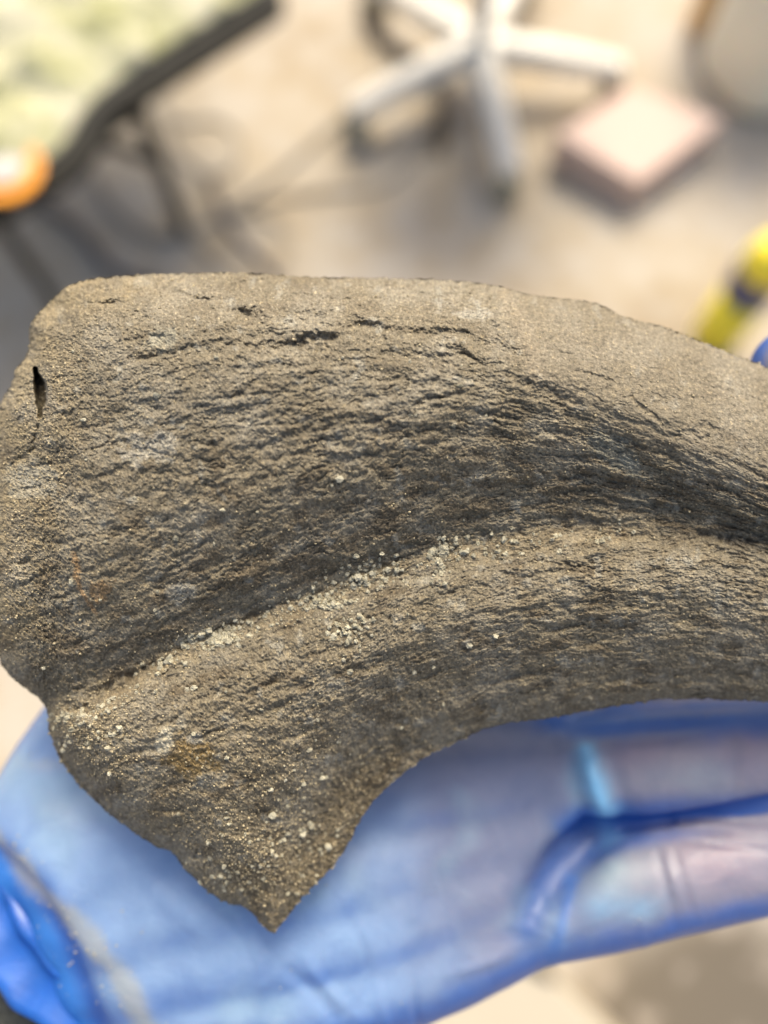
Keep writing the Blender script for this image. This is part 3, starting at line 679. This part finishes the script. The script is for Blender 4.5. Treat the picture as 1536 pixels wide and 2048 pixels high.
# cuff of the glove, gathered in folds, and the dark sleeve
def sleeve_tube(axis, radii, n_a, n_l, foldf):
    c = catmull([list(P3(*k)) for k in axis], 12); d = np.r_[0, np.cumsum(np.linalg.norm(np.diff(c, axis=0), axis=1))]
    t = np.linspace(0, 1, n_l); C = np.stack([np.interp(t * d[-1], d, c[:, i]) for i in range(3)], 1)
    A = np.linspace(0, 2 * np.pi, n_a, endpoint=False)
    dirn = np.gradient(C, axis=0); dirn /= np.linalg.norm(dirn, axis=1)[:, None]
    zc = np.array([0, 0, 1.]); s_ = np.cross(dirn, zc); s_ /= np.linalg.norm(s_, axis=1)[:, None]; q_ = np.cross(s_, dirn)
    rad = np.interp(t, np.linspace(0, 1, len(radii)), radii)
    TT, AA = np.meshgrid(t, A, indexing='ij'); k = 1 + foldf(TT, AA)
    rr = rad[:, None] * k
    Pp = C[:, None] + s_[:, None] * (rr * np.cos(AA))[..., None] + q_[:, None] * (rr * .78 * np.sin(AA))[..., None]
    i = np.arange(n_l * n_a).reshape(n_l, n_a); j = np.roll(i, -1, 1)
    q4 = np.stack([i[:-1], j[:-1], j[1:], i[1:]], -1).reshape(-1, 4)
    me = bpy.data.meshes.new('t'); me.vertices.add(n_l * n_a); me.vertices.foreach_set('co', (Pp.reshape(-1, 3) * .001).astype(np.float32).ravel())
    me.loops.add(q4.size); me.loops.foreach_set('vertex_index', q4.astype(np.int32).ravel())
    me.polygons.add(len(q4)); me.polygons.foreach_set('loop_start', np.arange(0, q4.size, 4, dtype=np.int32)); me.update(calc_edges=True)
    return me, TT, AA
def folds(T_, A_):
    k = 1 - np.abs(np.sin(T_ * 7.5 + .9 * np.sin(A_ + .5) + .5 * np.sin(2.3 * A_ + 1)))
    k2 = 1 - np.abs(np.sin(T_ * 17 + 1.4 * np.sin(A_ * 1.5 + 2) + .4))
    return .16 * k ** 1.5 + .07 * k2 ** 1.5 + .012 * np.sin(19 * A_ + 5 * T_) - .06
me, TT, AA = sleeve_tube([(300, 1700, -37), (235, 1770, -38), (196, 1812, -39), (166, 1848, -41)], [14, 24, 32, 32, 30], 260, 60, folds)
c_ = np.ones((TT.size, 3)) * np.array([.016, .10, .40]); f_ = folds(TT, AA).ravel()
c_ = c_ * (1 + .5 * fbm(AA.ravel() * 3, TT.ravel() * 2, 3, 401))[:, None]
set_attr(me, 'tint', np.clip(c_, .004, .8)); cuff = pchild('glove_cuff', me, M_GLOVE)
so = cuff.modifiers.new('thickness', 'SOLIDIFY'); so.thickness = .0004
def fuzz(T_, A_): return .05 * fbm(A_ * 8, T_ * 14, 4, 420, .7)
me, _, _ = sleeve_tube([(210, 1800, -42), (-60, 2080, -44), (-160, 2180, -46), (-500, 2560, -60), (-900, 3000, -90)], [26, 28, 30, 36, 42], 240, 160, fuzz)
m = NT('dark_fleece'); co_ = m.coord('Object'); n_ = m.noise(co_, 700, 5, .7)
m.out(m.ramp(n_, [(.35, (.012, .014, .010)), (.7, (.07, .07, .05))]), .95, m.bump(n_, .8, .001), Sheen_Weight=.3)
sl = pchild('sleeve', me, m.m); sl['label'] = 'dark green-black fleece sleeve end'
# a little grit on the glove
gpt = []
for (u, v, n, s_) in [(190, 1900, 26, 60), (150, 1850, 24, 45), (210, 1980, 10, 40), (60, 1500, 12, 24), (40, 1720, 18, 24), (560, 1900, 6, 90), (1080, 1460, 2, 4), (1270, 1860, 3, 30)]:
    for k in range(n):
        pu, pv = u + rng.randn() * s_, v + rng.randn() * s_
        d2 = (hu - pu) ** 2 + (hv - pv) ** 2 + (nz < .2) * 1e6; j = int(np.argmin(d2))
        if d2[j] < 200: gpt.append(co2[j] + no[j] * .05)
gpt = np.array(gpt); o = blobs('glove_grit', gpt, .10 + .16 * rng.rand(len(gpt)) ** 2, np.ones((len(gpt), 3)) * np.array([.42, .38, .28]), M_SOIL, None)
o.matrix_world = FRAME; tag(o, 'few pale sand grains stuck to the heel of the blue glove', 'sand', kind='stuff')

# ------------------------------------------------------------------ background
# materials
M_WHITE = simple('cream_white_paint', (.66, .62, .53), .35, .06, 20, .05)
M_BLACK = simple('black_steel', (.020, .018, .012), .8, .3, 60, .1)
M_CASTER = simple('olive_caster', (.40, .36, .25), .6)
M_PINK = simple('pink_foam', (.56, .42, .35), .85, .05, 40, .3)
M_CARD = simple('brown_cardboard', (.55, .33, .12), .8, .12, 25, .1)
M_PRINT = simple('blue_grey_print', (.12, .15, .15), .7)
M_YEL = simple('yellow_plastic', (.85, .68, .03), .35, .05, 30, .03)
M_NAVY = simple('navy_label', (.045, .045, .16), .5, .1)
M_GREYL = simple('grey_label', (.22, .21, .20), .5, .4, 90)
M_HDPE = simple('milky_plastic', (.80, .76, .62), .4, .05, 8, .03, Subsurface_Weight=.2, Subsurface_Scale=.02)
M_CABLE = simple('grey_cable', (.24, .215, .175), .6)
M_DCABLE = simple('dark_cable', (.065, .055, .06), .6)
M_BROWN = simple('brown_rubber', (.12, .085, .04), .6)
M_ORANGE = simple('orange_plastic', (.9, .36, .03), .35, .05)
M_CREAM = simple('cream_board', (.40, .35, .265), .6, .03, 6, .05)
M_SACK = simple('brown_sacking', (.085, .055, .040), .95, .3, 30, .5)

# swivel chair foot: hub + five arms + casters
hub = G(958, 92, .09)
chair = empty('swivel_chair', (hub.x, hub.y, 0), 'cream white five-armed swivel chair foot standing on the floor, its seat out of view', 'chair')
bm = bmesh.new(); lathe(bm, [(0, .055), (.03, .055), (.034, .06), (.034, .10), (.026, .11), (.017, .112), (.017, .40), (0, .40)], (hub.x, hub.y, 0), 32)
bm_obj('column', bm, M_WHITE, chair, True)
bm = bmesh.new(); lathe(bm, [(0, .40), (.16, .40), (.19, .41), (.20, .44), (.19, .465), (.14, .475), (0, .472)], (hub.x, hub.y, 0), 40)
bm_obj('seat', bm, M_BLACK, chair, True)
end1 = G(1262, 140, .07); ang0 = math.atan2(end1.y - hub.y, end1.x - hub.x); Lr = .282
for k in range(5):
    a_ = ang0 - k * 2 * math.pi / 5
    d = Vector((math.cos(a_), math.sin(a_), 0)); sd_ = Vector((-d.y, d.x, 0))
    bm = bmesh.new(); prev = None; n = 10
    for i in range(n + 1):
        t = i / n; c = Vector((hub.x, hub.y, 0)) + d * (.015 + (Lr - .015) * t); zc = .093 - .022 * t ** 1.6; wd = .030 - .007 * t; ht = .022 - .006 * t
        ring = [bm.verts.new(c + sd_ * (wd * x) + Vector((0, 0, zc + ht * y))) for x, y in ((-1, -.8), (-1, .3), (-.55, 1), (.55, 1), (1, .3), (1, -.8))]
        if prev:
            for j in range(6): bm.faces.new((prev[j], prev[(j + 1) % 6], ring[(j + 1) % 6], ring[j]))
        else: bm.faces.new(ring[::-1])
        prev = ring
    bm.faces.new(prev)
    bm_obj('arm', bm, M_WHITE, chair, False, .004)
    c = Vector((hub.x, hub.y, 0)) + d * (Lr - .012)
    bm = bmesh.new()
    for s_ in (-1, 1):
        b2 = bmesh.new(); lathe(b2, [(0, -.009), (.02, -.009), (.026, -.005), (.026, .005), (.02, .009), (0, .009)], (0, 0, 0), 24)
        M_ = Matrix.Translation(c + sd_ * s_ * .014 + Vector((0, 0, .026))) @ Matrix.Rotation(a_, 4, 'Z') @ Matrix.Rotation(math.pi / 2, 4, 'X')
        bmesh.ops.transform(b2, matrix=M_, verts=b2.verts); m_ = bpy.data.meshes.new('x'); b2.to_mesh(m_); b2.free(); bm.from_mesh(m_); bpy.data.meshes.remove(m_)
    lathe(bm, [(0, .03), (.008, .03), (.008, .062), (0, .062)], c, 12)
    bm_obj('caster', bm, M_CASTER, chair, True)

# pink foam block
h_ = .075; q = [G(*p, h_) for p in ((1112, 268), (1277, 366), (1450, 238), (1262, 172))]
cx = sum((p.x for p in q)) / 4; cy = sum((p.y for p in q)) / 4
bm = bmesh.new(); prism(bm, [(p.x, p.y) for p in q], 0, h_)
o = bm_obj('foam_block', bm, M_PINK, None, False, .004); tag(o, 'flat pale pink block lying on the floor by the chair foot', 'block')

# cardboard box with a printed mark
b0, b1 = G(1432, 104), G(1345, 40)
dx = (b1 - b0).normalized(); dy = Vector((-dx.y, dx.x, 0)); dy = dy if dy.y > 0 else -dy
dr = Vector((-dx.y, dx.x, 0)); dr = dr if dr.x > 0 else -dr
Lb = .25; Wb = .30
ring = [b0, b0 + dx * .085, b0 + dx * .085 + dr * Wb, b0 + dr * Wb]
carton = empty('cardboard_box', (b0.x, b0.y, 0), 'orange-brown cardboard box with a dark print, behind the milky container', 'box')
bm = bmesh.new(); prism(bm, [(p.x, p.y) for p in ring], 0, .28); bm_obj('carton_body', bm, M_CARD, carton, False, .003)
ft = b0 + dr * .015; nrm = Vector((-dr.y, dr.x, 0)); nrm = nrm if nrm.y < 0 else -nrm
bm = bmesh.new(); prism(bm, [(p.x, p.y) for p in (ft + nrm * .0, ft + nrm * .002, ft + dr * .06 + nrm * .002, ft + dr * .06)], .07, .12)
bm_obj('printed_mark', bm, M_PRINT, carton)

# milky plastic container
cc = G(1524, 138); cont = empty('plastic_container', (cc.x, cc.y, 0), 'large milky white plastic container with rounded corners, at the right edge', 'container', rz=0)
bm = bmesh.new(); n = 56; prev = None
ang = R(28); hw, hd, ex = .125, .115, 3.0
prof = [(0.0, .0), (.90, .0), (.97, .008), (1, .025), (1, .27), (.97, .295), (.86, .315), (.5, .325), (.3, .328)]
def sup(t, k):
    c, s_ = math.cos(t), math.sin(t); x = math.copysign(abs(c) ** (2 / ex), c) * hw * k; y = math.copysign(abs(s_) ** (2 / ex), s_) * hd * k
    return cc.x + x * math.cos(ang) - y * math.sin(ang), cc.y + x * math.sin(ang) + y * math.cos(ang)
rings = []
for k, z in prof[1:]: rings.append([bm.verts.new((*sup(2 * math.pi * i / n, k), z)) for i in range(n)])
bm.faces.new(rings[0][::-1]); bm.faces.new(rings[-1])
for A, B in zip(rings, rings[1:]):
    for i in range(n): bm.faces.new((A[i], A[(i + 1) % n], B[(i + 1) % n], B[i]))
bm_obj('container_body', bm, M_HDPE, cont, True)
bm = bmesh.new(); lathe(bm, [(0, .326), (.03, .326), (.03, .352), (.026, .356), (0, .356)], (cc.x, cc.y, 0), 28); bm_obj('cap', bm, M_HDPE, cont, True)

# yellow can with a navy band
pc = G(1428, 672); can = empty('spray_can', (pc.x, pc.y, 0), 'slim yellow can with a navy and grey band and yellow cap', 'can')
r_ = .041
bm = bmesh.new(); lathe(bm, [(0, 0), (r_ * .92, 0), (r_, .004), (r_, .150), (0, .150)], (pc.x, pc.y, 0), 40); bm_obj('can_body', bm, M_YEL, can, True)
for name, z0, z1, mt in (('navy_band', .150, .160, M_NAVY), ('label_band', .164, .186, simple('navy_grey_label', (.10, .10, .16), .5, .5, 90)), ('navy_band', .190, .214, M_NAVY)):
    bm = bmesh.new(); lathe(bm, [(0, z0), (r_ + .0006, z0), (r_ + .0006, z1), (0, z1)], (pc.x, pc.y, 0), 40); bm_obj(name, bm, mt, can, True)
bm = bmesh.new(); lathe(bm, [(0, .214), (r_, .214), (r_ * .98, .24), (r_ * .8, .263), (r_ * .5, .275), (0, .278)], (pc.x, pc.y, 0), 40); bm_obj('cap', bm, M_YEL, can, True)

# low table at the upper left, black frame, crumpled cloth, orange-rimmed bowl
HT = .37
tb = [G(555, -8, HT), G(232, 196, HT), (G(128, 330, HT)), G(-40, 425, HT), G(-420, 300, HT), G(-300, -350, HT), G(300, -320, HT)]
cxy = sum((Vector((p.x, p.y, 0)) for p in tb), Vector()) / len(tb)
table = empty('low_table', (cxy.x, cxy.y, 0), 'low black framed folding table under a crumpled cream and olive cloth', 'table')
bm = bmesh.new(); prism(bm, [(p.x, p.y) for p in tb], HT - .012, HT); bm_obj('tabletop', bm, M_BLACK, table, False, .003)
for a_, b_ in zip(tb, tb[1:] + tb[:1]):
    bm = bmesh.new(); bar(bm, Vector((a_.x, a_.y, HT - .018)), Vector((b_.x, b_.y, HT - .018)), .022, .03); bm_obj('rail', bm, M_BLACK, table, False, .003)
bm = bmesh.new(); br0, br1 = G(262, 190, HT - .02), G(135, 262, HT - .02); bar(bm, br0, br1, .045, .05, .05); bm_obj('hinge_bracket', bm, M_BLACK, table, False, .004)
lf = G(368, 462, 0); lt = Vector((lf.x, lf.y, HT - .02))
bm = bmesh.new(); bar(bm, lf, lt, .022, .022); bm_obj('leg', bm, M_BLACK, table, False, .003)
def on_leg(v):   # height on the leg seen at image row v
    best = None
    for k in range(200):
        h = HT * k / 200; p = Vector((lf.x, lf.y, h)); d = p - CAM; vv_ = CV - F * d.dot(UP) / d.dot(FWD)
        if best is None or abs(vv_ - v) < best[0]: best = (abs(vv_ - v), h)
    return best[1]
hb = on_leg(325); bm = bmesh.new(); bar(bm, Vector((lf.x, lf.y, hb)), G(175, 272, HT - .03), .018, .018); bm_obj('brace', bm, M_BLACK, table, False, .002)
for p in (tb[3], tb[5], tb[6]):
    bm = bmesh.new(); bar(bm, Vector((p.x * .97, p.y, 0)), Vector((p.x * .97, p.y, HT - .02)), .016, .016); bm_obj('leg', bm, M_BLACK, table, False, .003)
# cloth
cq = [G(530, -20, HT), G(214, 182, HT), G(108, 312, HT), G(-60, 380, HT)]
n1_, n2_ = 120, 90
e1 = catmull([(p.x, p.y) for p in cq], 40); dd_ = np.r_[0, np.cumsum(np.hypot(*np.diff(e1, axis=0).T))]; tt = np.linspace(0, dd_[-1], n1_)
E = np.stack([np.interp(tt, dd_, e1[:, 0]), np.interp(tt, dd_, e1[:, 1])], 1)
far = np.array([G(-330, -250, HT).x, G(-330, -250, HT).y]); far2 = np.array([G(240, -280, HT).x, G(240, -280, HT).y])
Fv = far2[None] * (1 - np.linspace(0, 1, n1_)[:, None]) + far[None] * np.linspace(0, 1, n1_)[:, None]
s2 = np.linspace(0, 1, n2_)
XY = E[:, None] * (1 - s2[None, :, None]) + Fv[:, None] * s2[None, :, None]
zz = HT + .006 + .03 * np.abs(fbm(XY[..., 0] * 9, XY[..., 1] * 9, 4, 500)) + .02 * (1 - np.abs(perlin(XY[..., 0] * 6, XY[..., 1] * 8, 505)) * 2).clip(0) * sstep(s2[None, :], 0, .2)
zz = zz * sstep(s2[None, :] + 0 * zz, -.02, .03) + (HT + .002) * (1 - sstep(s2[None, :] + 0 * zz, -.02, .03))
me = grid_mesh('cloth', XY[..., 0] * 1000, XY[..., 1] * 1000, zz * 1000)
m = NT('cream_olive_cloth'); co_ = m.coord('Object')
base = m.ramp(m.noise(co_, 13, 4, .6, .6), [(.36, (.28, .28, .12)), (.45, (.38, .37, .21)), (.56, (.46, .44, .30)), (.72, (.58, .54, .42))])
m.out(base, .85, m.bump(m.noise(co_, 60, 4), .4, .01))
cl = link_mesh('cloth', me, m.m); so = cl.modifiers.new('thickness', 'SOLIDIFY'); so.thickness = .003
tag(cl, 'crumpled cream and olive mottled cloth spread on the low black table', 'cloth')
# bowl
bc = G(14, 345, HT + .01); bowl = empty('dish', (bc.x, bc.y, HT), 'shallow bright orange dish with a white middle at the near corner of the table', 'bowl')
bm = bmesh.new(); lathe(bm, [(0, .003), (.036, .003), (.047, .008), (.051, .014), (.049, .017), (.043, .016), (.036, .010), (0, .008)], (bc.x, bc.y, HT), 36); bm_obj('dish_body', bm, M_ORANGE, bowl, True)
bm = bmesh.new(); lathe(bm, [(0, .0085), (.032, .0085), (.034, .013), (.02, .017), (0, .018)], (bc.x - .006, bc.y + .006, HT), 36); bm_obj('filling', bm, simple('white_filling', (.50, .47, .42), .5, .04), bowl, True)

# cables and a hose lying on the floor
def cable(name, pts, r, mat, label, cat):
    r *= .75; bm = bmesh.new(); tube(bm, [G(u, v, r) for u, v in pts], r, 8, 10); o = bm_obj(name, bm, mat, None, True); tag(o, label, cat)
cable('cable', [(700, 225), (640, 275), (560, 345), (480, 405), (420, 440), (372, 470), (300, 470), (250, 440), (200, 380), (160, 280)], .007, M_CABLE, 'grey cable running from the chair caster to the table leg', 'cable')
cable('cable', [(905, 60), (890, 160), (862, 250), (830, 320), (760, 372), (650, 385), (560, 398), (470, 430), (400, 452)], .006, M_CABLE, 'grey cable curving out from under the chair foot', 'cable')
cable('cable', [(330, 130), (330, 220), (370, 245), (430, 240), (475, 275), (470, 330), (420, 352), (380, 330), (350, 300), (340, 260), (320, 200)], .005, M_CABLE, 'grey cable lying in a round loop beside the table leg', 'cable')
cable('cable', [(420, 352), (436, 400), (452, 440), (480, 480), (540, 540), (600, 640)], .009, M_DCABLE, 'dark cable from the loop towards the stone', 'cable')
cable('cable', [(470, 430), (560, 450), (575, 500), (560, 560), (540, 620)], .005, M_CABLE, 'thin grey cable bowed above the top of the stone', 'cable')
cable('cable', [(60, 385), (110, 425), (160, 462), (190, 500), (225, 540), (320, 575), (420, 620)], .010, M_DCABLE, 'thick dark cable below the orange bowl', 'cable')
cable('cable', [(372, 470), (420, 510), (470, 560), (560, 640)], .006, M_CABLE, 'grey cable passing the foot of the table leg', 'cable')
cable('hose', [(740, -60), (728, 10), (745, 62), (790, 98), (850, 130), (886, 190), (878, 300)], .014, M_BROWN, 'brown rubber hose bent behind the chair foot, its near end a strip in place of the column shadow', 'hose')  # near end laid as a dark strip for the chair column's shadow

# cream box with a dark corner at the bottom of the frame
hc_ = .30; q = [G(1083, 1938, hc_), G(560, 1860, hc_), G(250, 2350, hc_), G(1480, 2310, hc_)]
bx = empty('storage_box', (q[0].x, q[0].y, 0), 'cream flat-topped box with a black corner, on the floor under the gloved hand', 'box')
bm = bmesh.new(); prism(bm, [(p.x, p.y) for p in q], 0, hc_); bm_obj('box_body', bm, M_CREAM, bx, False, .004)
c_pt = q[0]; e1_ = (q[3] - q[0]).normalized(); e2_ = (q[1] - q[0]).normalized()
bm = bmesh.new(); o_ = c_pt - (e1_ + e2_) * .003
prism(bm, [(p.x, p.y) for p in (o_, o_ + e1_ * .022, o_ + e1_ * .022 + e2_ * .012, o_ + e2_ * .022 + e1_ * .012, o_ + e2_ * .022)], hc_ - .03, hc_ + .003)
bm_obj('corner_guard', bm, M_BLACK, bx)
